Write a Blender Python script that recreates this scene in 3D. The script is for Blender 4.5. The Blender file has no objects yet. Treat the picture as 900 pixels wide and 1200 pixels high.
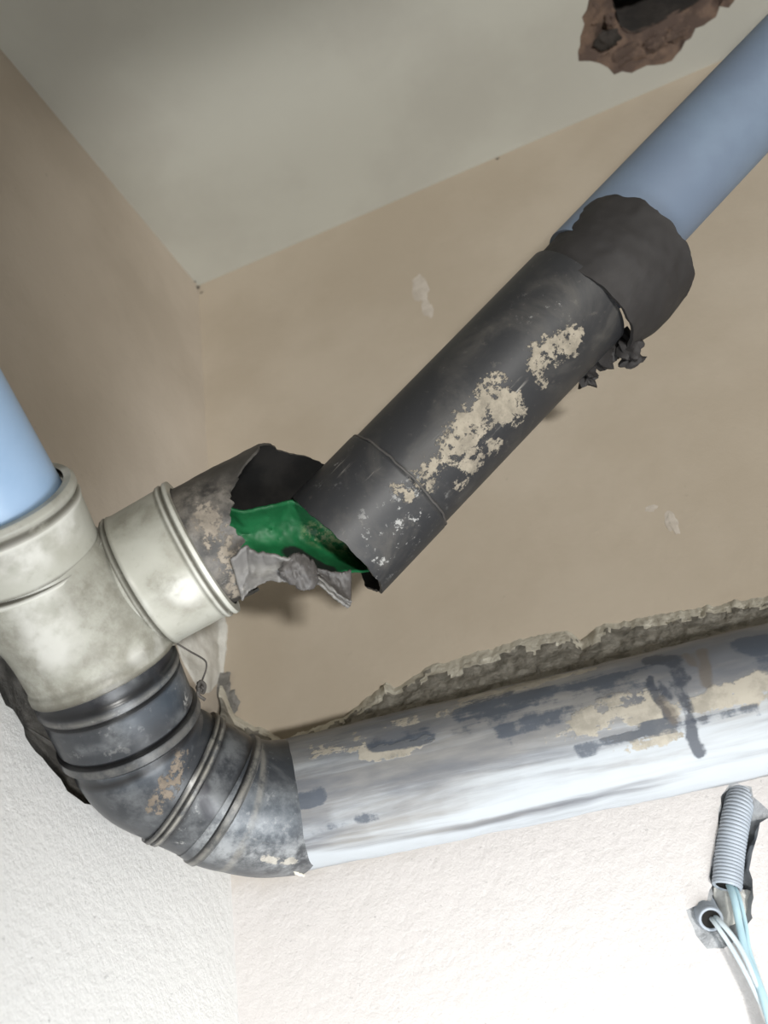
import bpy, bmesh, math, random
import numpy as np
from mathutils import Vector, Matrix, noise
from mathutils.bvhtree import BVHTree
random.seed(7)
SC = bpy.context.scene
COL = SC.collection
PI = math.pi

# ------------------------------------------------------------------ camera
# Room corner under the ceiling: x runs along the back wall (y = 0), z is up,
# the left wall starts at x = 0 and comes towards the camera.
H = 2.6                                   # ceiling height
ROT = Matrix(((0.923031375734207, -0.337650410596481, -0.18440520500854826),
              (0.35111683931630855, 0.543401811999138, 0.7625165151421831),
              (-0.15725789188063832, -0.7685744407278201, 0.6201316670685155)))   # columns: image right, image down, view direction
CAM = Vector((0.3795, -0.7458, H - 1.1099))
FOC = 1100.0
cd = bpy.data.cameras.new('camera')
cam = bpy.data.objects.new('camera', cd)
COL.objects.link(cam)
m3 = Matrix((ROT.col[0], -ROT.col[1], -ROT.col[2])).transposed()
cam.matrix_world = Matrix.Translation(CAM) @ m3.to_4x4()
cd.sensor_fit = 'VERTICAL'
cd.sensor_height = 24.0
cd.lens = 24.0 * FOC / 1200.0
cd.clip_start = 0.02
cd.dof.use_dof = True
cd.dof.focus_distance = 0.72
cd.dof.aperture_fstop = 4.0
SC.camera = cam

# ------------------------------------------------------------------ light and exposure
SC.view_settings.view_transform = 'Standard'
SC.view_settings.look = 'None'
SC.view_settings.gamma = 1.0
SC.view_settings.use_curve_mapping = False
SC.view_settings.exposure = 0.0
world = bpy.data.worlds.new('world')
SC.world = world
world.use_nodes = True
bg = world.node_tree.nodes['Background']
bg.inputs['Color'].default_value = (1.0, 0.90, 0.77, 1)
bg.inputs['Strength'].default_value = 0.23


def area_light(name, loc, target, sx, sy, power, col, spread=180):
    l = bpy.data.lights.new(name, 'AREA')
    l.shape = 'RECTANGLE'
    l.size, l.size_y = sx, sy
    l.energy = power
    l.color = col
    l.spread = math.radians(spread)
    o = bpy.data.objects.new(name, l)
    COL.objects.link(o)
    o.location = loc
    o.rotation_euler = (Vector(target) - Vector(loc)).to_track_quat('-Z', 'Y').to_euler()
    return o


# daylight thrown up from the bright floor below the corner
area_light('floor_bounce_light', (0.40, -0.34, H - 1.38), (0.10, -0.02, H - 0.98), 0.42, 0.30, 4.5, (0.93, 0.97, 1.0))
# daylight from outside, through the doorway behind the camera: its lintel and jamb leave the soft edge on ceiling and left wall
area_light('doorway_daylight', (1.7, -2.8, H - 2.5), (0.1, -0.1, H - 0.3), 0.26, 0.12, 98.0, (1.0, 0.985, 0.945))


# ------------------------------------------------------------------ geometry helpers
def ray(x, y):
    return ROT @ Vector(((x - 450) / FOC, (y - 600) / FOC, 1.0))


def P(x, y, d):
    return CAM + ray(x, y) * d


NL = Vector((-0.9963, 0.0857, 0.0)).normalized()      # left wall, facing outwards
DL = Vector((-0.0857, -0.9963, 0.0)).normalized()     # along the left wall, towards the camera


def on_plane(x, y, n, c):
    d = ray(x, y)
    return CAM + d * ((c - n.dot(CAM)) / n.dot(d))


def on_back(x, y, yy=0.0):
    return on_plane(x, y, Vector((0, 1, 0)), yy)


def on_left(x, y, c=0.0):
    return on_plane(x, y, NL, c)


def on_ceiling(x, y):
    return on_plane(x, y, Vector((0, 0, 1)), H)


def link(name, me, mats, parent=None, smooth=True, sharp=40):
    o = bpy.data.objects.new(name, me)
    COL.objects.link(o)
    for m in (mats if isinstance(mats, (list, tuple)) else [mats]):
        me.materials.append(m)
    if smooth:
        me.polygons.foreach_set('use_smooth', [True] * len(me.polygons))
        me.set_sharp_from_angle(angle=math.radians(sharp))
    if parent:
        o.parent = parent
        o.matrix_parent_inverse = parent.matrix_world.inverted()
    return o


def tag(o, label, cat, group=None, kind=None):
    if label:
        o['label'] = label
    if cat:
        o['category'] = cat
    if group:
        o['group'] = group
    if kind:
        o['kind'] = kind
    return o


def thing(name, loc, label, cat, group=None):
    o = bpy.data.objects.new(name, None)
    o.empty_display_size = 0.05
    COL.objects.link(o)
    o.location = loc
    bpy.context.view_layer.update()
    return tag(o, label, cat, group)


def struct(o):
    o['kind'] = 'structure'
    return o


def fbm(p, s, o=4):
    return noise.fractal(Vector(p) * s, 0.6, 2.0, o)


def smoothstep(a, b, x):
    t = max(0.0, min(1.0, (x - a) / (b - a)))
    return t * t * (3 - 2 * t)


def lerp_table(tab, x):
    if x <= tab[0][0]:
        return tab[0][1]
    for (a, va), (b, vb) in zip(tab, tab[1:]):
        if x <= b:
            return va + (vb - va) * (x - a) / (b - a)
    return tab[-1][1]


def catmull(pts, n):
    out = []
    q = [pts[0] * 2 - pts[1]] + list(pts) + [pts[-1] * 2 - pts[-2]]
    for i in range(1, len(q) - 2):
        for k in range(n):
            t = k / n
            a, b, c, d = q[i - 1], q[i], q[i + 1], q[i + 2]
            out.append(0.5 * ((2 * b) + (c - a) * t + (2 * a - 5 * b + 4 * c - d) * t * t + (3 * b - a - 3 * c + d) * t ** 3))
    out.append(pts[-1].copy())
    return out


def frames(pts, f0=None):
    n = len(pts)
    tg = []
    for i in range(n):
        a, b = pts[max(0, i - 1)], pts[min(n - 1, i + 1)]
        tg.append((b - a).normalized())
    f = f0 if f0 is not None else (CAM - pts[0])
    res = []
    for t in tg:
        f = (f - t * f.dot(t)).normalized()
        res.append((t, f.cross(t).normalized(), f.copy()))      # tangent, up, front
    return res


def grid_mesh(name, V, uv, closed_u, mats_of_row=None, nrow=0, ncol=0):
    """V: rows x cols of Vectors; columns wrap when closed_u."""
    me = bpy.data.meshes.new(name)
    faces = []
    fm = []
    for i in range(nrow - 1):
        for j in range(ncol if closed_u else ncol - 1):
            j2 = (j + 1) % ncol
            faces.append((i * ncol + j, i * ncol + j2, (i + 1) * ncol + j2, (i + 1) * ncol + j))
            if mats_of_row:
                fm.append(mats_of_row(i, j))
    me.from_pydata([v[:] for r in V for v in r], [], faces)
    if fm:
        me.polygons.foreach_set('material_index', fm)
    lay = me.uv_layers.new(name='UVMap')
    data = np.zeros(len(me.loops) * 2)
    k = 0
    for i in range(nrow - 1):
        for j in range(ncol if closed_u else ncol - 1):
            for (a, b) in ((i, j), (i, j + 1), (i + 1, j + 1), (i + 1, j)):
                u = uv(a, b)
                data[k] = u[0]
                data[k + 1] = u[1]
                k += 2
    lay.data.foreach_set('uv', data)
    me.validate()
    return me


def sweep_mesh(name, pts, radii, nth=72, cap=False, wob=0.0):
    fr = frames(pts)
    s = [0.0]
    for a, b in zip(pts, pts[1:]):
        s.append(s[-1] + (b - a).length)
    rm = sum(radii) / len(radii)
    V = []
    for c, (t, u, f), r in zip(pts, fr, radii):
        row = []
        for j in range(nth):
            th = -PI / 2 + 2 * PI * j / nth
            rr = r
            if wob:
                rr += wob * fbm(c + u * math.cos(th) * 0.05 + f * math.sin(th) * 0.05, 25, 3)
            row.append(c + (u * math.cos(th) + f * math.sin(th)) * rr)
        V.append(row)
    if cap:
        V.insert(0, [pts[0].copy() for _ in range(nth)])
        V.append([pts[-1].copy() for _ in range(nth)])
        s = [s[0]] + s + [s[-1]]
    return grid_mesh(name, V, lambda i, j: (s[i], 2 * PI * rm * j / nth), True, None, len(V), nth)


def profile(path, prof, step=0.004):
    """resample a dense path so that every profile knot (fraction, radius) gets a ring"""
    L = [0.0]
    for a, b in zip(path, path[1:]):
        L.append(L[-1] + (b - a).length)
    tot = L[-1]
    ss = set()
    ks = [k[0] * tot for k in prof]
    for k in ks:
        ss.add(round(k, 6))
    n = max(2, int(tot / step))
    for i in range(n + 1):
        v = tot * i / n
        if all(abs(v - k) > 0.0008 for k in ks) and ks[0] < v < ks[-1]:
            ss.add(round(v, 6))
    pts, rad = [], []
    for v in sorted(ss):
        i = 0
        while i < len(L) - 2 and L[i + 1] < v:
            i += 1
        t = (v - L[i]) / max(1e-9, L[i + 1] - L[i])
        pts.append(path[i].lerp(path[i + 1], t))
        rad.append(lerp_table([(k[0] * tot, k[1]) for k in prof], v))
    return pts, rad


def ragged_mesh(name, p0, axis, rfun, l0, l1, thick, ns, nth, inner_mat=1, front=None):
    """straight tube with a wall of given thickness; both ends follow l0(theta), l1(theta) (metres along the axis).
    theta 0 = up in the picture, 90 = towards the camera, 180 = down, 270 = wall side."""
    t = axis.normalized()
    f = (front if front is not None else (CAM - p0))
    f = (f - t * f.dot(t)).normalized()
    u = f.cross(t).normalized()

    def pt(s, th, off):
        r, dr = rfun(s, th)
        c = p0 + t * s + dr
        return c + (u * math.cos(th) + f * math.sin(th)) * (r - off)
    V = []
    S = []
    rows = []
    for i in range(ns + 1):
        rows.append((i / ns, 0.0, 0))
    rows.append((1.0, thick, 1))
    for i in range(ns - 1, -1, -1):
        rows.append((i / ns, thick, 1))
    rows.append((0.0, 0.0, 0))
    for (q, off, w) in rows:
        row, sr = [], []
        for j in range(nth):
            th = (-PI / 2 + 2 * PI * j / nth) % (2 * PI)
            a, b = l0(th), l1(th)
            s = a + (b - a) * q
            row.append(pt(s, th, off))
            sr.append(s)
        V.append(row)
        S.append(sr)
    me = grid_mesh(name, V, lambda i, j: (S[i][j % nth], 0.3 * j / nth), True,
                   lambda i, j: inner_mat if ns < i < 2 * ns + 1 else 0, len(V), nth)
    return me, pt


def add_wear(o, layers):
    """layers: {attribute: [(pixel polyline, radius m, strength)...]}: strokes laid on the surface where they are seen"""
    me = o.data
    n = len(me.vertices)
    co = np.empty(n * 3)
    me.vertices.foreach_get('co', co)
    co = co.reshape(-1, 3)
    mw = np.array(o.matrix_world)
    w = co @ mw[:3, :3].T + mw[:3, 3]
    bvh = BVHTree.FromPolygons([Vector(v) for v in w], [p.vertices[:] for p in me.polygons])
    for att, strokes in layers.items():
        val = np.zeros(n)
        for poly, rad, st in strokes:
            hits = []
            for (x, y) in poly:
                h = bvh.ray_cast(CAM, ray(x, y).normalized())
                if h[0] is not None:
                    hits.append(np.array(h[0]))
            if not hits:
                continue
            if len(hits) == 1:
                hits = hits * 2
            for a, b in zip(hits, hits[1:]):
                ab = b - a
                q = np.clip(((w - a) @ ab) / max(1e-12, ab @ ab), 0, 1)
                d = np.linalg.norm(w - (a + q[:, None] * ab), axis=1)
                val = np.maximum(val, st * np.clip(1.5 - d / rad, 0, 1))
        at = me.attributes.new(att, 'FLOAT', 'POINT')
        at.data.foreach_set('value', val)


# ------------------------------------------------------------------ materials
class M:
    def __init__(self, name):
        self.m = bpy.data.materials.new(name)
        self.m.use_nodes = True
        self.t = self.m.node_tree
        self.b = self.t.nodes['Principled BSDF']
        self.b.inputs['Roughness'].default_value = 0.6
        self.uvn = self.t.nodes.new('ShaderNodeTexCoord')

    def node(self, typ, **kw):
        n = self.t.nodes.new(typ)
        for k, v in kw.items():
            setattr(n, k, v)
        return n

    def lk(self, a, b):
        self.t.links.new(a, b)

    def coords(self, kind='Object', scale=(1, 1, 1)):
        mp = self.node('ShaderNodeMapping')
        mp.inputs['Scale'].default_value = scale
        self.lk(self.uvn.outputs[kind], mp.inputs['Vector'])
        return mp.outputs['Vector']

    def noise(self, scale, detail=4, rough=0.55, vec=None, dist=0.0):
        n = self.node('ShaderNodeTexNoise')
        n.inputs['Scale'].default_value = scale
        n.inputs['Detail'].default_value = detail
        n.inputs['Roughness'].default_value = rough
        n.inputs['Distortion'].default_value = dist
        self.lk(vec if vec is not None else self.coords(), n.inputs['Vector'])
        return n.outputs['Fac']

    def ramp(self, fac, a, b, c0=0.0, c1=1.0):
        r = self.node('ShaderNodeMapRange')
        r.clamp = True
        r.interpolation_type = 'SMOOTHSTEP'
        r.inputs[1].default_value = a
        r.inputs[2].default_value = b
        r.inputs[3].default_value = c0
        r.inputs[4].default_value = c1
        self.lk(fac, r.inputs[0])
        return r.outputs[0]

    def math(self, op, a, b):
        n = self.node('ShaderNodeMath', operation=op)
        for i, v in enumerate((a, b)):
            if isinstance(v, (int, float)):
                n.inputs[i].default_value = v
            else:
                self.lk(v, n.inputs[i])
        return n.outputs[0]

    def mix(self, fac, a, b):
        n = self.node('ShaderNodeMix', data_type='RGBA')
        for i, v in ((0, fac), (6, a), (7, b)):
            if isinstance(v, (int, float)):
                n.inputs[i].default_value = v
            elif isinstance(v, tuple):
                n.inputs[i].default_value = v + (1,) if len(v) == 3 else v
            else:
                self.lk(v, n.inputs[i])
        return n.outputs[2]

    def attr(self, name):
        n = self.node('ShaderNodeAttribute', attribute_name=name)
        return n.outputs['Fac']

    def color(self, c):
        if isinstance(c, tuple):
            self.b.inputs['Base Color'].default_value = c + (1,)
        else:
            self.lk(c, self.b.inputs['Base Color'])

    def rough(self, v):
        if isinstance(v, (int, float)):
            self.b.inputs['Roughness'].default_value = v
        else:
            self.lk(v, self.b.inputs['Roughness'])

    def bump(self, h, strength=0.3, dist=0.002):
        n = self.node('ShaderNodeBump')
        n.inputs['Strength'].default_value = strength
        n.inputs['Distance'].default_value = dist
        self.lk(h, n.inputs['Height'])
        prev = self.b.inputs['Normal'].links
        if prev:
            self.lk(prev[0].from_socket, n.inputs['Normal'])
        self.lk(n.outputs[0], self.b.inputs['Normal'])


def plaster(name, c1, c2, low, zlo, zhi, rough_scale=1.0):
    """painted plaster; below zlo the bare, whiter, rougher coat"""
    m = M(name)
    big = m.ramp(m.noise(5, 5), 0.35, 0.65)
    col = m.mix(big, c1, c2)
    sp = m.ramp(m.noise(90, 3, 0.7), 0.66, 0.75)
    col = m.mix(m.math('MULTIPLY', sp, 0.25), col, tuple(v * 0.55 for v in c1))
    geo = m.node('ShaderNodeNewGeometry')
    sep = m.node('ShaderNodeSeparateXYZ')
    m.lk(geo.outputs['Position'], sep.inputs[0])
    z = m.math('ADD', sep.outputs['Z'], m.math('MULTIPLY', m.noise(14, 4), 0.06))
    k = m.ramp(z, zlo, zhi, 1.0, 0.0)
    col = m.mix(k, col, low)
    gr = m.ramp(m.noise(170, 3, 0.75), 0.63, 0.72)
    col = m.mix(m.math('MULTIPLY', m.math('MULTIPLY', gr, k), 0.45), col, tuple(v * 0.45 for v in low))
    m.color(col)
    m.rough(0.85)
    m.bump(m.noise(28, 5, 0.6), 0.25, 0.004)
    m.bump(m.noise(130, 4, 0.65), 0.18, 0.0016)
    m.bump(m.math('MULTIPLY', m.noise(75 * rough_scale, 7, 0.72), k), 0.5, 0.0035)
    return m.m


MAT_BACK = plaster('wall_plaster_back', (0.485, 0.422, 0.340), (0.435, 0.372, 0.292), (0.65, 0.62, 0.605), H - 0.83, H - 0.76)
MAT_LEFT = plaster('wall_plaster_left', (0.56, 0.495, 0.42), (0.48, 0.42, 0.35), (0.70, 0.695, 0.68), H - 0.74, H - 0.66, 1.6)


def simple(name, c1, c2, scale=8, rough=0.6, bump=0.0, bscale=60, lo=0.4, hi=0.6):
    m = M(name)
    m.color(m.mix(m.ramp(m.noise(scale, 5, 0.6), lo, hi), c1, c2))
    m.rough(rough)
    if bump:
        m.bump(m.noise(bscale, 5, 0.65), bump, 0.003)
    return m.m


MAT_CEIL = simple('ceiling_paint', (0.50, 0.50, 0.45), (0.46, 0.455, 0.41), 4, 0.85, 0.15, 40)
MAT_FLOOR = simple('floor_concrete', (0.45, 0.43, 0.40), (0.38, 0.36, 0.33), 6, 0.8)
MAT_BROWN = simple('broken_brown_masonry', (0.17, 0.115, 0.085), (0.09, 0.062, 0.05), 30, 0.95, 0.8, 90)
MAT_VOID_SHADE = simple('void_shade_masonry', (0.025, 0.022, 0.02), (0.04, 0.034, 0.03), 30, 0.95, 0.8, 70)  # near-black tone puts the cavity's shade into the colour
MAT_CEMENT = simple('grey_cement', (0.31, 0.295, 0.26), (0.18, 0.17, 0.145), 70, 0.95, 0.8, 160, 0.42, 0.62)
MAT_LIP = simple('broken_plaster_edge', (0.72, 0.69, 0.60), (0.50, 0.47, 0.40), 60, 0.95, 0.9, 120, 0.45, 0.7)
MAT_MORTAR = simple('white_mortar', (0.74, 0.73, 0.69), (0.60, 0.59, 0.55), 30, 0.9, 0.6, 70)
MAT_BLUE_L = simple('light_blue_plastic', (0.36, 0.52, 0.74), (0.32, 0.48, 0.70), 10, 0.38)
MAT_BLUE_R = simple('blue_plastic', (0.185, 0.245, 0.335), (0.165, 0.215, 0.30), 10, 0.6)
MAT_WIRE = simple('pale_blue_wire', (0.45, 0.62, 0.68), (0.38, 0.55, 0.62), 20, 0.4)
MAT_WIRE_W = simple('white_wire', (0.72, 0.78, 0.80), (0.62, 0.70, 0.74), 20, 0.4)
MAT_CONDUIT = simple('grey_conduit', (0.36, 0.40, 0.45), (0.30, 0.335, 0.38), 30, 0.5)
MAT_CHASE = simple('dark_chase_cement', (0.24, 0.23, 0.215), (0.14, 0.135, 0.125), 40, 0.95, 0.8, 100)
MAT_SMEAR = simple('pale_plaster_smear', (0.56, 0.51, 0.45), (0.48, 0.43, 0.37), 60, 0.9, 0.3, 90)
MAT_TWIG = simple('dark_wire', (0.10, 0.09, 0.08), (0.05, 0.045, 0.04), 30, 0.7)
MAT_INKGREY = simple('grey_recess_cement', (0.46, 0.47, 0.48), (0.34, 0.35, 0.365), 40, 0.95, 0.8, 100)


def mat_white_pvc():
    m = M('dirty_white_plastic')
    uv = m.coords('UV', (1, 1, 1))
    d1 = m.ramp(m.noise(30, 8, 0.7, dist=0.3), 0.42, 0.75)
    d2 = m.ramp(m.noise(120, 4, 0.7), 0.56, 0.72)
    ga = m.attr('grime_shade')
    g = m.math('MULTIPLY', ga, m.ramp(m.noise(60, 8, 0.75), 0.25, 0.65))
    col = m.mix(m.math('MULTIPLY', d1, 0.40), (0.43, 0.43, 0.38), (0.32, 0.31, 0.255))
    col = m.mix(m.math('MULTIPLY', d2, 0.35), col, (0.25, 0.235, 0.19))
    col = m.mix(m.math('MULTIPLY', g, 0.8), col, (0.19, 0.18, 0.145))
    col = m.mix(m.math('MULTIPLY', m.attr('clean_lit'), m.ramp(m.noise(50, 5), 0.3, 0.6)), col, (0.66, 0.66, 0.62))
    col = m.mix(m.math('MULTIPLY', m.attr('ridge'), 0.8), col, (0.66, 0.66, 0.61))
    col = m.mix(m.math('MULTIPLY', m.attr('groove'), m.ramp(m.noise(50, 5, 0.7), 0.2, 0.5)), col, (0.085, 0.078, 0.06))
    m.color(col)
    m.rough(m.ramp(m.noise(35, 4), 0.3, 0.7, 0.32, 0.6))
    m.bump(m.noise(60, 4), 0.12, 0.001)
    return m.m


def mat_black(name, base=(0.030, 0.031, 0.034), dust=(0.20, 0.185, 0.16), amt=0.35, rough=0.5, patch=(0.36, 0.32, 0.255), spec_hi=None):
    m = M(name)
    n1 = m.ramp(m.noise(18, 7, 0.65, dist=0.8), 0.45, 0.78)
    n2 = m.ramp(m.noise(150, 3, 0.7), 0.60, 0.72)
    col = m.mix(m.math('MULTIPLY', n1, amt), base, dust)
    col = m.mix(m.math('MULTIPLY', n2, amt * 0.6), col, dust)
    streak = m.ramp(m.noise(1.0, 5, 0.6, m.coords('UV', (14, 190, 1))), 0.60, 0.74)
    col = m.mix(m.math('MULTIPLY', streak, m.attr('scrape')), col, (0.42, 0.40, 0.36))
    sp = m.ramp(m.noise(95, 4, 0.75), 0.58, 0.66)
    col = m.mix(m.math('MULTIPLY', sp, m.attr('specks')), col, (0.36, 0.36, 0.35))
    du = m.math('MULTIPLY', m.attr('dust'), m.ramp(m.noise(60, 6, 0.7), 0.35, 0.65))
    col = m.mix(m.math('MULTIPLY', du, 0.65), col, dust)
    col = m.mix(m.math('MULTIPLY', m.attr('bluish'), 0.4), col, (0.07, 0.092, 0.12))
    w = m.math('ADD', m.attr('wear'), m.math('MULTIPLY', m.math('SUBTRACT', m.noise(120, 8, 0.75), 0.5), 3.6))
    w = m.math('MULTIPLY', w, m.ramp(m.attr('wear'), 0.02, 0.3))
    wf = m.ramp(w, 0.44, 0.56)
    pc = m.mix(m.ramp(m.noise(70, 5, 0.7), 0.35, 0.68), patch, tuple(v * 0.62 for v in patch))
    col = m.mix(wf, col, pc)
    dk = m.math('MULTIPLY', m.attr('stain'), m.ramp(m.noise(45, 4), 0.2, 0.5))
    col = m.mix(dk, col, (0.012, 0.012, 0.018))
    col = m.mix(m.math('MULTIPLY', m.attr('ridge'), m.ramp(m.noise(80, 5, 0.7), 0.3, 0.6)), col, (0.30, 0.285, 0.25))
    col = m.mix(m.math('MULTIPLY', m.attr('groove'), m.ramp(m.noise(50, 4), 0.15, 0.45)), col, (0.010, 0.010, 0.011))
    m.color(col)
    rg = m.ramp(n1, 0.0, 1.0, rough, 0.7)
    rr = m.node('ShaderNodeMix', data_type='FLOAT')
    m.lk(wf, rr.inputs[0])
    m.lk(rg, rr.inputs[2])
    rr.inputs[3].default_value = 0.95
    m.rough(rr.outputs[0])
    m.bump(m.noise(70, 5, 0.6), 0.10, 0.001)
    m.bump(wf, 0.5, 0.0012)
    return m.m


def mat_grey_pipe():
    """grey drain pipe smeared lengthwise with whitewash and cement"""
    m = M('smeared_grey_plastic')
    uv = m.coords('UV', (5, 60, 1))
    n1 = m.noise(1.0, 7, 0.62, uv, 0.4)
    n2 = m.noise(38, 6, 0.68)
    base = m.mix(m.ramp(m.noise(1.0, 5, 0.6, m.coords('UV', (7, 30, 1))), 0.35, 0.65), (0.125, 0.132, 0.148), (0.235, 0.23, 0.222))
    w = m.math('ADD', m.attr('wash'), m.math('MULTIPLY', m.math('SUBTRACT', n1, 0.5), 2.4))
    wf = m.ramp(w, 0.12, 0.95)
    col = m.mix(m.math('MULTIPLY', wf, 0.92), base, (0.43, 0.46, 0.49))
    w2 = m.math('ADD', m.attr('wear'), m.math('MULTIPLY', m.math('SUBTRACT', n2, 0.5), 2.6))
    w2 = m.math('ADD', w2, m.math('MULTIPLY', m.math('SUBTRACT', n1, 0.5), 2.2))
    w2 = m.math('MULTIPLY', w2, m.ramp(m.attr('wear'), 0.02, 0.3))
    wf2 = m.ramp(w2, 0.46, 0.58)
    col = m.mix(wf2, col, m.mix(m.ramp(m.noise(50, 5, 0.7), 0.4, 0.65), (0.38, 0.35, 0.295), (0.27, 0.25, 0.21)))
    d = m.math('ADD', m.attr('dark'), m.math('ADD', m.math('MULTIPLY', m.math('SUBTRACT', n1, 0.5), 3.2), m.math('MULTIPLY', m.math('SUBTRACT', n2, 0.5), 2.2)))
    d = m.math('MULTIPLY', d, m.ramp(m.attr('dark'), 0.02, 0.4))
    col = m.mix(m.math('MULTIPLY', m.ramp(d, 0.35, 0.75), 0.85), col, (0.055, 0.068, 0.092))
    s = m.math('MULTIPLY', m.ramp(m.attr('stain'), 0.02, 0.3), m.math('ADD', m.attr('stain'), m.math('MULTIPLY', m.math('SUBTRACT', n2, 0.5), 2.4)))
    col = m.mix(m.math('MULTIPLY', m.ramp(s, 0.35, 0.75), 0.88), col, (0.045, 0.052, 0.068))
    br = m.math('ADD', m.attr('brown'), m.math('MULTIPLY', m.math('SUBTRACT', n2, 0.5), 0.8))
    col = m.mix(m.math('MULTIPLY', m.ramp(br, 0.35, 0.75), 0.75), col, (0.115, 0.098, 0.082))
    m.color(col)
    rg = m.ramp(m.math('MAXIMUM', wf2, m.math('MULTIPLY', wf, 0.6)), 0, 1, 0.55, 0.95)
    m.rough(rg)
    m.bump(wf2, 0.35, 0.001)
    m.bump(m.noise(1.0, 5, 0.6, m.coords('UV', (10, 120, 1))), 0.25, 0.001)
    return m.m


def mat_green():
    m = M('green_inner_wall')
    geo = m.ramp(m.noise(35, 5, 0.65), 0.35, 0.7)
    col = m.mix(geo, (0.007, 0.105, 0.034), (0.012, 0.165, 0.055))
    col = m.mix(m.math('MULTIPLY', m.attr('specks'), m.ramp(m.noise(140, 5, 0.75), 0.45, 0.58)), col, (0.20, 0.25, 0.13))
    b = m.math('ADD', m.attr('low_dark'), m.math('MULTIPLY', m.math('SUBTRACT', m.noise(40, 4), 0.5), 0.5))
    col = m.mix(m.ramp(b, 0.42, 0.62), col, (0.016, 0.017, 0.017))
    m.color(col)
    m.rough(0.55)
    m.bump(m.noise(60, 5), 0.12, 0.001)
    return m.m


MAT_PVC = mat_white_pvc()
MAT_BLACK = mat_black('black_plastic')
MAT_STUB = mat_black('dusty_black_plastic', (0.035, 0.033, 0.031), (0.22, 0.20, 0.175), 0.35, 0.5, (0.30, 0.262, 0.215))
MAT_ELBOW = mat_black('glossy_black_plastic', (0.026, 0.029, 0.034), (0.17, 0.178, 0.185), 0.30, 0.30, (0.20, 0.165, 0.13))
MAT_ELBOW_D = mat_black('dusty_glossy_plastic', (0.032, 0.036, 0.042), (0.33, 0.345, 0.355), 0.35, 0.33, (0.40, 0.38, 0.34))
MAT_RUBBER = mat_black('black_rubber', (0.022, 0.022, 0.024), (0.060, 0.058, 0.055), 0.5, 0.6)
MAT_SLEEVE = mat_black('torn_black_rubber', (0.026, 0.024, 0.024), (0.055, 0.05, 0.048), 0.5, 0.75)
MAT_FLAP = mat_black('torn_grey_plastic', (0.15, 0.145, 0.14), (0.36, 0.35, 0.32), 0.7, 0.5)
MAT_FLAP_D = mat_black('torn_dark_plastic', (0.075, 0.07, 0.068), (0.17, 0.16, 0.15), 0.6, 0.5)
MAT_GREEN = mat_green()
MAT_INNER_BLACK = simple('black_inner_wall', (0.010, 0.010, 0.010), (0.018, 0.017, 0.016), 20, 0.9)  # near-black for pipe insides and the conduit end discs
MAT_INNER_BLACK.node_tree.nodes['Principled BSDF'].inputs['Specular IOR Level'].default_value = 0.12


def lump(name, c, r, mat, parent, seed, stretch=(1, 1, 1), amp=0.5):
    bm = bmesh.new()
    bmesh.ops.create_icosphere(bm, subdivisions=3, radius=1)
    for v in bm.verts:
        k = 1 + amp * noise.fractal(v.co * 1.4 + Vector((seed, 0, 0)), 0.6, 2, 4)
        v.co = Vector((v.co.x * stretch[0], v.co.y * stretch[1], v.co.z * stretch[2])) * r * k
    me = bpy.data.meshes.new(name)
    bm.to_mesh(me)
    bm.free()
    o = link(name, me, mat, None)
    o.location = c
    bpy.context.view_layer.update()
    if parent:
        o.parent = parent
        o.matrix_parent_inverse = parent.matrix_world.inverted()
    return o


# ------------------------------------------------------------------ room shell
def panel_with_holes(name, outer, holes, mat, thick_dir):
    """flat wall polygon with cut-outs"""
    from mathutils.geometry import tessellate_polygon
    loops = [outer] + holes
    tris = tessellate_polygon(loops)
    vs = [v for l in loops for v in l]
    me = bpy.data.meshes.new(name)
    me.from_pydata([v[:] for v in vs], [], [tuple(t) for t in tris])
    bm = bmesh.new()
    bm.from_mesh(me)
    for f in bm.faces:
        f.normal_update()
        if f.normal.dot(thick_dir) > 0:
            f.normal_flip()
    bm.to_mesh(me)
    bm.free()
    return struct(link(name, me, mat, smooth=False))


def jag(poly, n, amp, seed):
    """resample a pixel polygon and roughen it"""
    rnd = random.Random(seed)
    out = []
    for (a, b) in zip(poly, poly[1:] + poly[:1]):
        d = math.hypot(b[0] - a[0], b[1] - a[1])
        k = max(1, int(d / n))
        for i in range(k):
            t = i / k
            out.append((a[0] + (b[0] - a[0]) * t + rnd.uniform(-amp, amp), a[1] + (b[1] - a[1]) * t + rnd.uniform(-amp, amp)))
    return out


def recess_mesh(name, loop, inward, depth, shrink, rows, amp, seed, floor_at=None):
    """broken cavity wall behind a hole: rings that go inward and tighten, closed at the back"""
    c = sum(loop, Vector()) / len(loop)
    n = len(loop)
    V = []
    for i in range(rows + 1):
        t = i / rows
        row = []
        for v in loop:
            p = v.lerp(c, shrink * t ** 0.8) + inward * depth * t
            if 0 < i:
                p = p + Vector((fbm(p, 60, 3), fbm(p + Vector((3, 1, 2)), 60, 3), fbm(p + Vector((7, 4, 5)), 60, 3))) * amp
            row.append(p)
        V.append(row)
    V.append([c + inward * depth for _ in range(n)])
    return grid_mesh(name, V, lambda i, j: (i * 0.01, j * 0.01), True, None, len(V), n)


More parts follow.
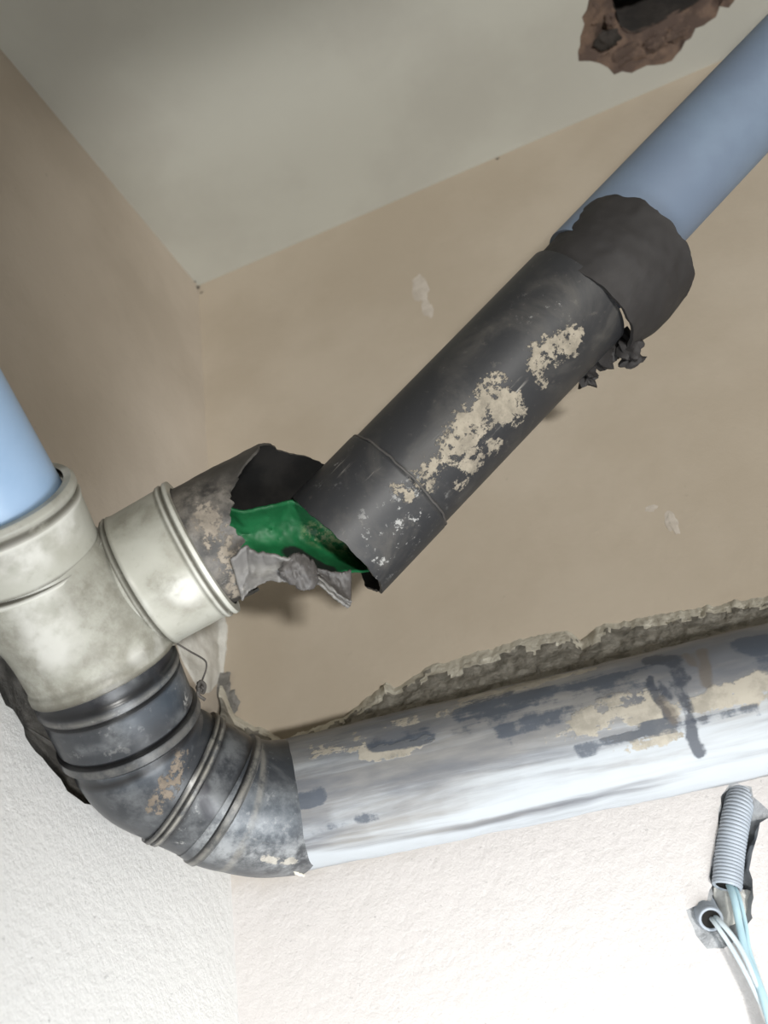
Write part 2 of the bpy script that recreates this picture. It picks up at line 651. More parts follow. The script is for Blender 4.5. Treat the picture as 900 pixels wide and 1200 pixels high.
# --- back wall, with the two chased openings of the electrical conduits
hole_a_px = [(858, 914), (880, 924), (897, 946), (901, 975), (886, 992), (884, 1020), (886, 1050), (878, 1078), (868, 1088), (846, 1082), (834, 1046), (838, 1016), (840, 970), (846, 934)]
hole_b_px = [(803, 1066), (818, 1064), (842, 1058), (862, 1090), (866, 1108), (842, 1112), (824, 1108), (812, 1092)]
hole_px = [(858, 914), (880, 924), (890, 940), (903, 956), (890, 966), (884, 990), (878, 1012), (882, 1050), (880, 1078), (870, 1098),
           (848, 1112), (828, 1110), (814, 1094), (802, 1066), (826, 1060), (832, 1046), (834, 1016), (840, 970), (846, 934)]
hole_back = [on_back(*p) for p in jag(hole_px, 9, 2.5, 3)]
outer = [Vector((0, 0, 0)), Vector((2.4, 0, 0)), Vector((2.4, 0, H)), Vector((0, 0, H))]
wall_back = panel_with_holes('wall_back', outer, [hole_back], MAT_BACK, Vector((0, 1, 0)))
rc = link('chase_recess', recess_mesh('chase_recess', hole_back, Vector((0, 1, 0)), 0.016, 0.45, 5, 0.004, 1), MAT_INKGREY, wall_back, sharp=60)

# --- left wall
chase_px = [(-60, 700), (20, 735), (60, 760), (130, 850), (180, 930), (166, 962), (142, 958), (112, 946), (88, 934), (62, 906), (38, 872), (14, 832), (-10, 800), (-60, 745)]
chase_left = [on_left(*p) for p in jag(chase_px, 10, 2.5, 9)]
outer = [Vector((0, 0, 0)), DL * 2.2, DL * 2.2 + Vector((0, 0, H)), Vector((0, 0, H))]
wall_left = panel_with_holes('wall_left', outer, [chase_left], MAT_LEFT, NL)
link('pipe_chase', recess_mesh('pipe_chase', chase_left, NL, 0.03, 0.15, 5, 0.004, 4), MAT_CHASE, wall_left, sharp=60)

# --- ceiling with its broken opening
hole_px = [(690, -8), (684, 20), (680, 44), (679, 70), (702, 76), (722, 86), (738, 84), (758, 76), (786, 72), (800, 60), (804, 48), (812, 44), (816, 34), (838, 22),
           (842, 6), (856, 8), (866, -6), (878, -40), (820, -62), (740, -60), (700, -40)]
hole_ceil = [on_ceiling(*p) for p in jag(hole_px, 8, 2.2, 5)]
outer = [Vector((0, 0, H)), Vector((2.4, 0, H)), Vector((2.4, -2.2, H)), DL * 2.2 + Vector((0, 0, H))]
ceiling = panel_with_holes('ceiling', outer, [hole_ceil], MAT_CEIL, Vector((0, 0, 1)))


def loft(name, rows, mat, parent, amp, mid=3):
    """broken surface through several loops of equal length"""
    V = []
    for (la, lb) in zip(rows, rows[1:]):
        for k in range(mid):
            t = k / mid
            V.append([a.lerp(b, t) for a, b in zip(la, lb)])
    V.append(list(rows[-1]))
    for i in range(1, len(V)):
        for j, p in enumerate(V[i]):
            V[i][j] = p + Vector((fbm(p, 60, 3), fbm(p + Vector((3, 1, 2)), 60, 3), fbm(p + Vector((7, 4, 5)), 60, 3))) * amp
    me = grid_mesh(name, V, lambda i, j: (i * 0.01, j * 0.01), True, None, len(V), len(rows[0]))
    return link(name, me, mat, parent, sharp=45)


def resample(loop, n, ref):
    """n points along a closed pixel loop, at the same arc fractions as the reference loop"""
    def cum(l):
        c = [0.0]
        for a, b in zip(l, l[1:] + l[:1]):
            c.append(c[-1] + math.hypot(b[0] - a[0], b[1] - a[1]))
        return [x / c[-1] for x in c]
    cr, cl = cum(ref), cum(loop)
    out = []
    for f in cr[:-1]:
        i = max(k for k in range(len(loop)) if cl[k] <= f)
        t = (f - cl[i]) / max(1e-9, cl[i + 1] - cl[i])
        a, b = loop[i], loop[(i + 1) % len(loop)]
        out.append((a[0] + (b[0] - a[0]) * t, a[1] + (b[1] - a[1]) * t))
    return out


hole_px2 = jag(hole_px, 8, 2.2, 5)
inner_px = [(722, -16), (724, 6), (728, 22), (732, 36), (738, 46), (746, 48), (756, 46), (768, 40), (780, 34), (792, 28), (800, 24), (812, 18),
            (822, 12), (830, 6), (842, 0), (848, -8), (850, -16), (852, -40), (812, -54), (752, -52), (724, -36)]
inner = [on_ceiling(x, y) for x, y in resample(inner_px, len(hole_px2), hole_px2)]
mid = [a.lerp(b, 0.45) for a, b in zip(hole_ceil, inner)]
up = Vector((0, 0, 1))
loft('broken_edge', [hole_ceil, [p + up * 0.006 for p in mid], [p + up * 0.022 for p in inner]], MAT_BROWN, ceiling, 0.005)
ci = sum(inner, Vector()) / len(inner)
loft('cavity', [[p + up * 0.020 for p in inner], [p + up * 0.12 for p in inner], [ci + up * 0.13 for p in inner]], MAT_VOID_SHADE, ceiling, 0.004)


def pocket(x, y, dx, dy, r, mat, seed, name):
    return lump(name, on_ceiling(x, y) + up * 0.008, r, mat, ceiling, seed, (dx, dy, 0.5), 0.45)


for (x, y, dx, dy, r, sd0) in ((694, 18, 0.8, 1.2, 0.014, 1), (700, 66, 1.2, 0.7, 0.013, 2), (736, 68, 1.3, 0.8, 0.017, 3), (768, 58, 1.2, 0.8, 0.015, 4), (798, 42, 1.2, 0.7, 0.013, 5), (718, 28, 0.7, 1.2, 0.009, 6)):
    pocket(x, y, dx, dy, r, MAT_BROWN, sd0 * 3.1, 'masonry_fragment')
lump('gap_shade', on_ceiling(712, 48) + up * 0.002, 0.015, MAT_VOID_SHADE, ceiling, 4.4, (1.0, 0.8, 0.35), 0.4)  # dark lump painted in as the shade of a small cavity

# --- floor far below the frame
fl = bpy.data.meshes.new('floor')
fl.from_pydata([(0, 0, 0), (2.4, 0, 0), (2.4, -2.2, 0), (DL * 2.2)[:]], [], [(0, 3, 2, 1)])
struct(link('floor', fl, MAT_FLOOR, smooth=False))

# --- front wall behind the camera, with the doorway the daylight comes through
wf = panel_with_holes('wall_front', [Vector((-0.11, -1.3, 0)), Vector((2.4, -1.3, 0)), Vector((2.4, -1.3, H)), Vector((-0.11, -1.3, H))],
                      [[Vector((0.70, -1.3, 0.02)), Vector((0.70, -1.3, H - 1.02)), Vector((2.3, -1.3, H - 1.02)), Vector((2.3, -1.3, 0.02))]], MAT_CEIL, Vector((0, -1, 0)))

# ------------------------------------------------------------------ lower drain pipe along the back wall
pipe_l, pipe_r = P(347, 942, 0.738), P(900, 819, 0.654)
pdir = (pipe_r - pipe_l).normalized()
path = [pipe_l + pdir * (-0.012), pipe_l + pdir * 1.1]
pts, rad = profile(path, [(0, 0.0503), (1, 0.0503)], 0.003)
pts = [p for p in pts if (p - pipe_l).length < 0.62] + [path[1]]
rad = [0.0503] * len(pts)
drain = link('drain_pipe', sweep_mesh('drain_pipe', pts, rad, 150, wob=0.0008), mat_grey_pipe())
tag(drain, 'large grey drain pipe smeared with whitewash, running horizontally along the back wall', 'pipe')
add_wear(drain, {
    'wash': [([(360, 990), (500, 958)], 0.024, 0.42), ([(450, 968), (530, 948)], 0.024, 0.48), ([(500, 955), (580, 935)], 0.024, 0.54), ([(540, 945), (620, 925)], 0.024, 0.6), ([(570, 938), (650, 918)], 0.024, 0.66), ([(630, 923), (710, 903)], 0.024, 0.72), ([(690, 908), (780, 886)], 0.024, 0.78), ([(760, 890), (900, 855)], 0.024, 0.85), ([(360, 1012), (600, 970), (900, 898)], 0.018, 0.95),
             ([(400, 960), (520, 935)], 0.012, 0.5), ([(850, 830), (895, 815)], 0.01, 0.5), ([(360, 920), (600, 860), (900, 780)], 0.05, 0.12)],
    'wear': [([(345, 880), (420, 866)], 0.012, 0.42), ([(455, 850), (480, 848)], 0.010, 0.5), ([(520, 838), (545, 822), (600, 808), (690, 786)], 0.009, 0.62),
             ([(560, 820), (620, 800)], 0.008, 0.5), ([(690, 845), (720, 830), (760, 828), (775, 842)], 0.016, 0.68), ([(700, 862), (745, 858)], 0.010, 0.55), ([(820, 832), (860, 815), (900, 806)], 0.014, 0.62),
             ([(430, 885), (500, 870)], 0.008, 0.35), ([(640, 870), (700, 855)], 0.006, 0.4), ([(720, 880), (790, 862)], 0.006, 0.4)],
    'dark': [([(545, 838), (640, 815), (760, 790)], 0.016, 0.75), ([(600, 850), (680, 815)], 0.014, 0.6), ([(470, 860), (500, 855)], 0.009, 0.5),
             ([(680, 880), (760, 855), (885, 832)], 0.005, 0.8), ([(880, 755), (905, 765)], 0.014, 0.9), ([(352, 940), (372, 932)], 0.007, 0.7),
             ([(440, 870), (500, 862)], 0.008, 0.5), ([(370, 975), (440, 955)], 0.006, 0.4)],
    'stain': [([(764, 774), (788, 774), (798, 796)], 0.0075, 0.9), ([(762, 795), (768, 815), (782, 838)], 0.0032, 0.8), ([(774, 800), (784, 818)], 0.003, 0.8),
              ([(788, 800), (797, 818)], 0.003, 0.8), ([(796, 800), (806, 830), (812, 862), (820, 882)], 0.0042, 0.95)],
    'brown': [([(822, 764), (826, 784), (828, 800)], 0.005, 0.8), ([(776, 822), (792, 843)], 0.0055, 0.65), ([(803, 768), (812, 778)], 0.004, 0.7)],
})

# ------------------------------------------------------------------ cement bedding above that pipe
top_px = [(236, 812), (250, 806), (262, 800), (270, 822), (276, 838), (300, 852), (318, 858), (332, 868), (350, 858), (400, 842), (430, 818), (452, 800), (464, 806), (500, 782), (560, 764), (600, 752), (640, 742), (664, 738), (680, 750), (700, 734), (760, 722), (830, 710), (905, 697), (1000, 676)]
bot_px = [(236, 842), (260, 862), (300, 890), (350, 876), (400, 864), (500, 836), (600, 812), (700, 786), (800, 762), (905, 738), (1000, 716)]
NU, NV = 240, 15
V = []
for i in range(NV):
    v = i / (NV - 1)
    row = []
    for j in range(NU):
        x = 258 + (960 - 258) * j / (NU - 1)
        rg = 3.0 * noise.fractal(Vector((x * 0.06, 0, 0)), 0.6, 2, 4)
        a = on_back(x, lerp_table(top_px, x) + rg, 0.0005)
        b = on_back(x, lerp_table(bot_px, x) + 6, -0.070)
        p = a.lerp(b, v)
        lip = 0.004 * smoothstep(0, 0.14, v) * (1 - smoothstep(0.2, 0.45, v))
        p = p + Vector((0, -1, -0.3)) * lip * (0.6 + 0.6 * noise.fractal(Vector((x * 0.05, 3, 0)), 0.6, 2, 3))
        amp = 0.0028 * smoothstep(0, 0.2, v)
        p = p + Vector((0.3 * fbm(p, 90, 3), -fbm(p, 110, 4) - 0.4 * fbm(p, 260, 3), 0.5 * fbm(p + Vector((5, 0, 0)), 100, 3))) * amp
        row.append(p)
    V.append(row)
cm = grid_mesh('cement_bedding', V, lambda i, j: (j * 0.003, i * 0.004), False,
               lambda i, j: 1 if i < 3 + 2.4 * noise.fractal(Vector((j * 0.09, 7, i * 0.3)), 0.6, 2, 3) else 0, NV, NU)
bed = link('cement_bedding', cm, [MAT_CEMENT, MAT_LIP], sharp=50)
tag(bed, 'rough grey cement bedding with a pale broken plaster edge, above the horizontal drain pipe', 'cement')

# ------------------------------------------------------------------ left assembly : blue pipe, white tee, black elbows
def straight(p, q, n):
    return [p.lerp(q, i / n) for i in range(n + 1)]


def fitting(name, path, prof, mat, parent, grooves=(), ridges=(), nth=200, step=0.002, extra=None):
    """swept fitting; grooves / ridges (fraction, half width m, strength) mark dirt rings, scraped pale ribs, and painted highlights and shadow lines"""
    L = [0.0]
    for a, b in zip(path, path[1:]):
        L.append(L[-1] + (b - a).length)
    tot = L[-1]
    pr = list(prof)
    for g in tuple(grooves) + tuple(ridges):          # add rings where the marks sit
        for k in (-1, 0, 1):
            fq = g[0] + k * g[1] / tot
            if 0 < fq < 1 and all(abs(fq - p[0]) * tot > 0.0004 for p in pr):
                pr.append((fq, lerp_table(prof, fq)))
    pr.sort()
    pts, rad = profile(path, pr, step)
    fs = [0.0]
    for a, b in zip(pts, pts[1:]):
        fs.append(fs[-1] + (b - a).length)
    me = sweep_mesh(name, pts, rad, nth)
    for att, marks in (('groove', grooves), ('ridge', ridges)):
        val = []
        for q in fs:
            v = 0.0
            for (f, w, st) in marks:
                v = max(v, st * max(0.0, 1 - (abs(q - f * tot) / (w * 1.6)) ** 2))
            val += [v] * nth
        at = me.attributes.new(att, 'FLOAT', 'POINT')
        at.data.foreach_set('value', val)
    if extra is not None:
        bm = bmesh.new()
        bm.from_mesh(me)
        bm.from_mesh(extra)
        bm.to_mesh(me)
        bm.free()
    return link(name, me, mat, parent)


a0, a1, a2 = P(-8, 587, 0.614), P(32, 667, 0.640), P(122, 788, 0.661)
# incoming pale blue pipe
q0, q1 = P(-17, 581, 0.611), P(-78, 480, 0.578)
qd = (q1 - q0).normalized()
blue_l = link('inlet_pipe', sweep_mesh('inlet_pipe', [q0 - qd * 0.015, q0, q0 + qd * 0.1, q0 + qd * 0.5], [0.0465] * 4, 72, cap=True), MAT_BLUE_L)
tag(blue_l, 'light blue plastic pipe entering the dirty white tee at the left edge', 'pipe')

tee = thing('tee_fitting', a2, 'dirty white plastic tee fitting joining blue pipe, black elbow and torn branch', 'pipe fitting')
# run of the tee
c1, c2, c3, c4 = P(155, 860, 0.681), P(209, 908, 0.702), P(266, 938, 0.711), P(345, 944, 0.7377)
run_path = catmull([a1, P(80, 718, 0.651), P(109, 762, 0.657), a2], 12)
T = P(80, 732, 0.668)
bA, bB = P(160, 684, 0.678), P(239, 640, 0.682)
pts, rad = profile(straight(T, bA, 8), [(0, 0.0488), (1, 0.0490)], 0.003)
br_me = sweep_mesh('branch', pts, rad, 160)
body = fitting('body', run_path, [(0, 0.0512), (0.5, 0.0508), (0.90, 0.0510), (0.94, 0.0522), (0.985, 0.0522), (1.0, 0.0505)], MAT_PVC, tee,
               grooves=[(0.985, 0.003, 0.9), (0.9, 0.002, 0.35)], extra=br_me)
# upper socket with its bead and rolled rim
sock = fitting('inlet_socket', straight(a0, a1, 10), [(0, 0.0467), (0.0005, 0.0517), (0.05, 0.0537), (0.12, 0.0537), (0.17, 0.0515), (0.24, 0.0537), (0.30, 0.0527), (0.86, 0.0522), (0.875, 0.0505), (0.90, 0.0535), (0.945, 0.0540), (0.97, 0.0525), (1.0, 0.0512)], MAT_PVC, tee,
               grooves=[(0.17, 0.0022, 0.9), (0.875, 0.0016, 1.0)], ridges=[(0.25, 0.0015, 0.9), (0.93, 0.0018, 1.0)])
# branch socket
bsock = fitting('branch_socket', straight(bA, bB, 10), [(0, 0.0490), (0.01, 0.0515), (0.05, 0.0524), (0.075, 0.0502), (0.10, 0.0522), (0.14, 0.0514), (0.80, 0.0522), (0.83, 0.0536), (0.88, 0.0540), (0.90, 0.0522), (0.94, 0.0542), (0.99, 0.0540), (1.0, 0.0480)], MAT_PVC, tee,
                grooves=[(0.0, 0.002, 0.9), (0.075, 0.0014, 0.9), (0.90, 0.0012, 0.9), (0.82, 0.001, 0.5)], ridges=[(0.045, 0.0012, 0.6), (0.87, 0.001, 0.7), (0.96, 0.001, 0.6)])
add_wear(body, {
    'grime_shade': [([(20, 790), (60, 822), (110, 812), (190, 758)], 0.016, 1.0), ([(100, 700), (150, 735), (190, 745)], 0.018, 0.8), ([(5, 740), (50, 810)], 0.018, 1.0),
              ([(118, 640), (135, 690)], 0.016, 0.8), ([(111, 632), (107, 680), (97, 740)], 0.0022, 0.6), ([(130, 620), (195, 745)], 0.006, 1.0), ([(100, 770), (150, 760)], 0.014, 0.8)],  # thin stroke along the branch crease is painted shade, the rest dirt
    'clean_lit': [([(40, 700), (60, 760)], 0.016, 0.8), ([(160, 770), (185, 755)], 0.006, 0.7)],
})
add_wear(sock, {
    'grime_shade': [([(0, 600), (50, 570), (74, 545)], 0.006, 0.9), ([(60, 580), (68, 590)], 0.007, 0.9), ([(0, 650), (30, 640)], 0.012, 0.6)],
    'clean_lit': [([(0, 615), (50, 585), (75, 555)], 0.006, 1.0), ([(20, 660), (80, 610)], 0.012, 0.8)],
})
add_wear(bsock, {
    'grime_shade': [([(150, 610), (190, 590)], 0.014, 0.75), ([(195, 690), (225, 705)], 0.014, 0.8), ([(205, 620), (215, 650)], 0.012, 0.6)],
    'clean_lit': [([(215, 690), (262, 690)], 0.010, 1.0), ([(240, 660), (250, 680)], 0.010, 0.8), ([(270, 690), (280, 708)], 0.006, 1.0)],  # pale strokes paint the highlight on the socket's lower right
})

# black rubber seal and ribbed coupling, then the two 45 degree elbows
elbow_a = thing('elbow', c1, 'glossy black plastic elbow directly below the white tee, with a ribbed collar', 'pipe fitting')
pre = P(118, 776, 0.659)
path1 = catmull([pre, a2, a2.lerp(c1, 0.5), c1], 10)
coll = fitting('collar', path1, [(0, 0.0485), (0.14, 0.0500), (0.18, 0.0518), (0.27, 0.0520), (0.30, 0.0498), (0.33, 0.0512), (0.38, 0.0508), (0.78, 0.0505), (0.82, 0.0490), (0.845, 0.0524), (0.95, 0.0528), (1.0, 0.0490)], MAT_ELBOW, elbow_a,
               grooves=[(0.15, 0.003, 0.9), (0.305, 0.0016, 1.1), (0.82, 0.0016, 1.1), (0.99, 0.0015, 1.0)], ridges=[(0.24, 0.002, 0.35), (0.90, 0.003, 0.25)])  # lighter band near the lower end paints the collar's gloss
path2 = catmull([c1 + (a2 - c1) * 0.1, c1, P(177, 891, 0.692), c2], 10)
bend = fitting('bend', path2, [(0, 0.0480), (0.2, 0.0492), (0.24, 0.0496), (0.9, 0.0500), (1.0, 0.0495)], MAT_ELBOW, elbow_a,
               grooves=[(0.15, 0.003, 1.0), (0.97, 0.002, 0.9)])
elbow_b = thing('elbow', c3, 'dusty black plastic elbow with two raised ribs, joined to the horizontal drain pipe', 'pipe fitting')
path3 = catmull([c2, c2.lerp(c3, 0.5), c3], 10)
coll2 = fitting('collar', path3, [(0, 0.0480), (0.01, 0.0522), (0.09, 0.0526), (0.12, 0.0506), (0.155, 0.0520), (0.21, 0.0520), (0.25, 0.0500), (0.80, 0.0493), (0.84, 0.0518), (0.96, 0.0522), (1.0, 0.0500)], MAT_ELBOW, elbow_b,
                grooves=[(0.0, 0.002, 1.0), (0.12, 0.0012, 0.9), (0.25, 0.0014, 0.8), (0.80, 0.003, 0.9)], ridges=[(0.07, 0.0018, 0.75), (0.18, 0.0012, 0.8), (0.88, 0.0014, 0.8), (0.99, 0.001, 0.4)])  # second rib: its shadow line and pale highlight are painted in
path4 = catmull([c2.lerp(c3, 0.75), c3, c3.lerp(c4, 0.5) + Vector((0, 0, -0.0035)), c4], 12)
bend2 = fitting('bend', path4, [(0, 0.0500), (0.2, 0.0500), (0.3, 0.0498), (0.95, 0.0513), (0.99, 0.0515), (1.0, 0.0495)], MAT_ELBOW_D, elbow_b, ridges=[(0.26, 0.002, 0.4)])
add_wear(coll, {
    'stain': [([(50, 838), (120, 825), (195, 775)], 0.006, 0.6)],
    'specks': [([(95, 870), (130, 858), (150, 830)], 0.018, 0.35), ([(200, 790), (215, 815)], 0.008, 0.9), ([(140, 830), (138, 865)], 0.006, 0.8)],
    'dust': [([(140, 835), (138, 865)], 0.008, 1.0), ([(160, 800), (215, 795), (222, 815)], 0.006, 0.9), ([(95, 880), (140, 872), (215, 835)], 0.004, 0.8)],
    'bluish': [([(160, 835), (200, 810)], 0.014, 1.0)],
})
add_wear(bend, {
    'wear': [([(183, 945), (200, 915), (212, 890)], 0.008, 0.62)],
    'dust': [([(140, 910), (170, 950)], 0.02, 0.7), ([(195, 870), (205, 885)], 0.006, 0.8)],
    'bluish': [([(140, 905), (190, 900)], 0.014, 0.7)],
})
add_wear(coll2, {
    'stain': [([(239, 925)], 0.0045, 1.3), ([(240, 941), (246, 953)], 0.004, 1.3)],
    'specks': [([(215, 955), (225, 930)], 0.012, 0.7), ([(200, 970), (215, 985)], 0.01, 0.7)],
    'dust': [([(215, 970), (245, 900), (262, 870)], 0.02, 0.9)],
})
add_wear(bend2, {
    'dust': [([(262, 985), (320, 990), (345, 1008)], 0.022, 1.2), ([(280, 950), (330, 960)], 0.02, 0.6)],
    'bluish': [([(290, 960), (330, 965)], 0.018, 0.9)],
    'scrape': [([(262, 985), (320, 990), (345, 1008)], 0.02, 1.0)],
    'specks': [([(280, 970), (320, 960)], 0.02, 0.5)],
    'wear': [([(310, 1005), (345, 1010)], 0.004, 0.7)],
})

# mortar bead squeezed out of the joint with the drain pipe
seam = []
fr = frames([c4 - pdir * 0.01, c4, c4 + pdir * 0.01])[1]
for k in range(46):
    th = math.radians(20 + 150 * k / 45)
    off = pdir * (0.0012 * noise.fractal(Vector((k * 0.35, 0, 2)), 0.6, 2, 3) + 0.001)
    seam.append(c4 + off + (fr[1] * math.cos(th) + fr[2] * math.sin(th)) * 0.0519)
sm = sweep_mesh('joint_seam', seam, [0.0010 + 0.0018 * abs(noise.fractal(Vector((k * 0.5, 9, 2)), 0.6, 2, 3)) for k in range(46)], 8, cap=True)
link('joint_seam', sm, MAT_LIP, elbow_b)

# ------------------------------------------------------------------ torn stub still held in the tee's branch
stub_d = (P(330, 592, 0.693) - bB).normalized()
DEG = math.degrees


def stub_l1(th):
    d = DEG(th) % 360
    base = lerp_table([(0, 0.070), (20, 0.067), (35, 0.058), (50, 0.040), (62, 0.030), (75, 0.027), (95, 0.024), (120, 0.020), (140, 0.016), (160, 0.014), (180, 0.016), (205, 0.018), (225, 0.020), (248, 0.025), (262, 0.05), (270, 0.108), (282, 0.116), (296, 0.106), (308, 0.096), (325, 0.084), (345, 0.078), (360, 0.070)], d)
    j = 0.006 * noise.fractal(Vector((math.cos(th) * 4, math.sin(th) * 4, 1)), 0.7, 2, 5)
    return base + j * (1.0 if 40 < d < 200 else 0.4)


def stub_r(s, th):
    d = DEG(th) % 360
    return 0.0470 + 0.0008 * smoothstep(0.0, 0.06, s) + 0.0006 * noise.fractal(Vector((s * 40, math.cos(th) * 2, math.sin(th) * 2)), 0.6, 2, 3), Vector()


me, stub_pt = ragged_mesh('torn_stub', bB - stub_d * 0.012, stub_d, stub_r, lambda th: 0.0, lambda th: stub_l1(th) + 0.012, 0.0020, 44, 140)
stub = link('torn_pipe_stub', me, [MAT_STUB, MAT_INNER_BLACK], sharp=50)
tag(stub, 'short torn black pipe stub with a green inside, stuck in the branch of the tee', 'pipe')

add_wear(stub, {'dust': [([(225, 585), (245, 615), (275, 670)], 0.018, 1.3), ([(262, 580), (280, 610)], 0.012, 1.2)],
                'wear': [([(240, 600), (262, 640), (282, 690)], 0.010, 0.55)],
                'specks': [([(250, 620), (280, 690)], 0.014, 0.7)]})


def sheet(name, top, bot, mat, parent, bulge=0.0, nu=36, nv=14, amp=0.0012, edge=0.0, thick=0.002, seed=0.0, both=None):
    """torn skin between two polylines of (pixel x, pixel y, depth); bulge pushes its middle away from the camera"""
    def samp(line, t):
        q = t * (len(line) - 1)
        i = min(len(line) - 2, int(q))
        return Vector(line[i]).lerp(Vector(line[i + 1]), q - i)
    V = []
    for i in range(nv):
        v = i / (nv - 1)
        row = []
        for j in range(nu):
            t = j / (nu - 1)
            a, b = samp(top, t), samp(bot, t)
            e0 = edge * noise.fractal(Vector((t * 9, seed, 0)), 0.7, 2, 4)
            e1 = edge * noise.fractal(Vector((t * 9, seed + 5, 0)), 0.7, 2, 4)
            q = a.lerp(b, v)
            k = e0 * (1 - v) + e1 * v
            p = P(q.x, q.y + k, q.z + bulge * math.sin(PI * v))
            p = p + ROT.col[2] * amp * noise.fractal(Vector((t * 5, v * 3, seed)), 0.6, 2, 4)
            row.append(p)
        V.append(row)
    me = grid_mesh(name, V, lambda i, j: (j * 0.003, i * 0.003), False, None, nv, nu)
    o = link(name, me, mat, parent, sharp=50)
    md = o.modifiers.new('thickness', 'SOLIDIFY')
    md.thickness = thick
    md.offset = 0
    return o


# back of the torn bend: its green inner skin still bridges the gap to the broken pipe
green = sheet('green_lining', [(258, 592, 0.695), (285, 600, 0.700), (318, 592, 0.708), (342, 586, 0.716), (372, 600, 0.726), (405, 626, 0.735), (430, 648, 0.742)],
              [(262, 668, 0.668), (290, 676, 0.672), (320, 678, 0.678), (350, 676, 0.684), (380, 674, 0.696), (410, 670, 0.712), (434, 668, 0.730)], MAT_GREEN, stub, 0.034, 60, 30, 0.004, 1.5, 0.002, 3)
green['label'] = 'green inner skin of the torn pipe'
add_wear(green, {'specks': [([(370, 622), (400, 635), (425, 655)], 0.010, 1.0)], 'low_dark': [([(345, 650), (380, 668), (430, 690)], 0.012, 0.75), ([(300, 668), (340, 668)], 0.010, 0.7)]})  # lining darkened along its lower edge
# peeled strips along the lower edge of the tear
sheet('torn_flap', [(270, 655, 0.630), (289, 640, 0.632), (300, 648, 0.630), (320, 650, 0.628), (338, 655, 0.632), (352, 650, 0.640)],
      [(284, 704, 0.652), (292, 692, 0.650), (306, 684, 0.645), (326, 680, 0.640), (340, 683, 0.645), (354, 688, 0.650)], MAT_FLAP, stub, 0.006, 40, 16, 0.0018, 3.0, 0.002, 1)
sheet('torn_flap', [(326, 668, 0.632), (336, 655, 0.634), (345, 648, 0.637), (356, 650, 0.640), (366, 657, 0.644), (371, 668, 0.648)],
      [(330, 674, 0.634), (342, 684, 0.636), (350, 690, 0.637), (360, 692, 0.638), (368, 688, 0.642), (372, 680, 0.648)], MAT_FLAP_D, stub, -0.004, 40, 16, 0.0018, 2.0, 0.002, 12)
sheet('torn_flap', [(360, 664, 0.660), (373, 666, 0.660), (385, 669, 0.662), (398, 671, 0.664), (411, 668, 0.668)],
      [(362, 672, 0.652), (374, 684, 0.650), (388, 696, 0.652), (400, 704, 0.656), (410, 711, 0.660)], MAT_FLAP_D, stub, 0.004, 36, 14, 0.0018, 2.0, 0.002, 22)
sheet('torn_flap', [(366, 668, 0.650), (374, 676, 0.648), (390, 690, 0.650), (404, 701, 0.654), (412, 704, 0.657)],
      [(367, 682, 0.648), (376, 686, 0.646), (390, 699, 0.648), (402, 708, 0.652), (409, 712, 0.655)], MAT_FLAP, stub, 0.002, 30, 8, 0.0018, 1.5, 0.002, 31)

# ------------------------------------------------------------------ broken black pipe above
b0, b1 = P(396, 638, 0.730), P(652, 373, 0.765)
bd = (b1 - b0).normalized()
blen = (b1 - b0).length


def bp_l0(th):
    d = DEG(th) % 360
    return lerp_table([(0, 0.001), (60, -0.001), (100, 0.0), (150, -0.001), (180, -0.004), (215, -0.006), (235, 0.0), (252, 0.032), (320, 0.035), (340, 0.012), (360, 0.001)], d) + 0.0016 * noise.fractal(Vector((math.cos(th) * 3, math.sin(th) * 3, 4)), 0.7, 2, 4)


def bp_r(s, th):
    k = 0.0488 + 0.0022 * (1 - smoothstep(0.068, 0.0695, s))
    return k, Vector()


me, bp_pt = ragged_mesh('broken_pipe', b0, bd, bp_r, bp_l0, lambda th: blen + 0.025, 0.0030, 150, 150)
blackp = link('broken_pipe', me, [MAT_BLACK, MAT_INNER_BLACK], sharp=50)
tag(blackp, 'long broken black pipe with beige plaster scabs, hanging above the drain pipe', 'pipe')
add_wear(blackp, {
    'wear': [([(490, 562), (520, 530), (545, 500)], 0.008, 0.60), ([(535, 520), (560, 490), (585, 468), (600, 478)], 0.015, 0.72), ([(570, 455), (580, 445)], 0.008, 0.6),
             ([(540, 540), (565, 525), (580, 525)], 0.008, 0.58), ([(632, 420), (650, 408), (670, 400)], 0.012, 0.70), ([(635, 440), (636, 450)], 0.006, 0.6),
             ([(500, 568), (512, 560)], 0.007, 0.55), ([(540, 565), (560, 540)], 0.008, 0.5), ([(465, 573), (478, 580)], 0.006, 0.5)],
    'scrape': [([(480, 570), (530, 515)], 0.010, 1.2), ([(400, 545), (430, 552)], 0.008, 0.8), ([(520, 560), (600, 470)], 0.014, 1.0)],
    'specks': [([(440, 660), (480, 610), (490, 600)], 0.022, 1.0), ([(420, 640), (440, 610)], 0.012, 0.5), ([(625, 360), (650, 360)], 0.012, 0.6), ([(400, 540), (380, 570)], 0.01, 0.4)],
})
# raised weld line round the socket end
ring = []
t = bd
f = (CAM - b0)
f = (f - t * f.dot(t)).normalized()
u = f.cross(t).normalized()
for k in range(60):
    th = math.radians(-20 + 220 * k / 59)
    ring.append(b0 + bd * (0.0695 + 0.0012 * noise.fractal(Vector((k * 0.2, 1, 1)), 0.6, 2, 3)) + (u * math.cos(th) + f * math.sin(th)) * 0.0500)
link('socket_lip', sweep_mesh('socket_lip', ring, [0.0009] * 60, 8, cap=True), MAT_FLAP_D, blackp)

# ------------------------------------------------------------------ torn rubber sleeve and upper blue pipe
s0 = P(672, 362, 0.768)
sd = bd
PX = 0.768 / FOC                          # metres per pixel here


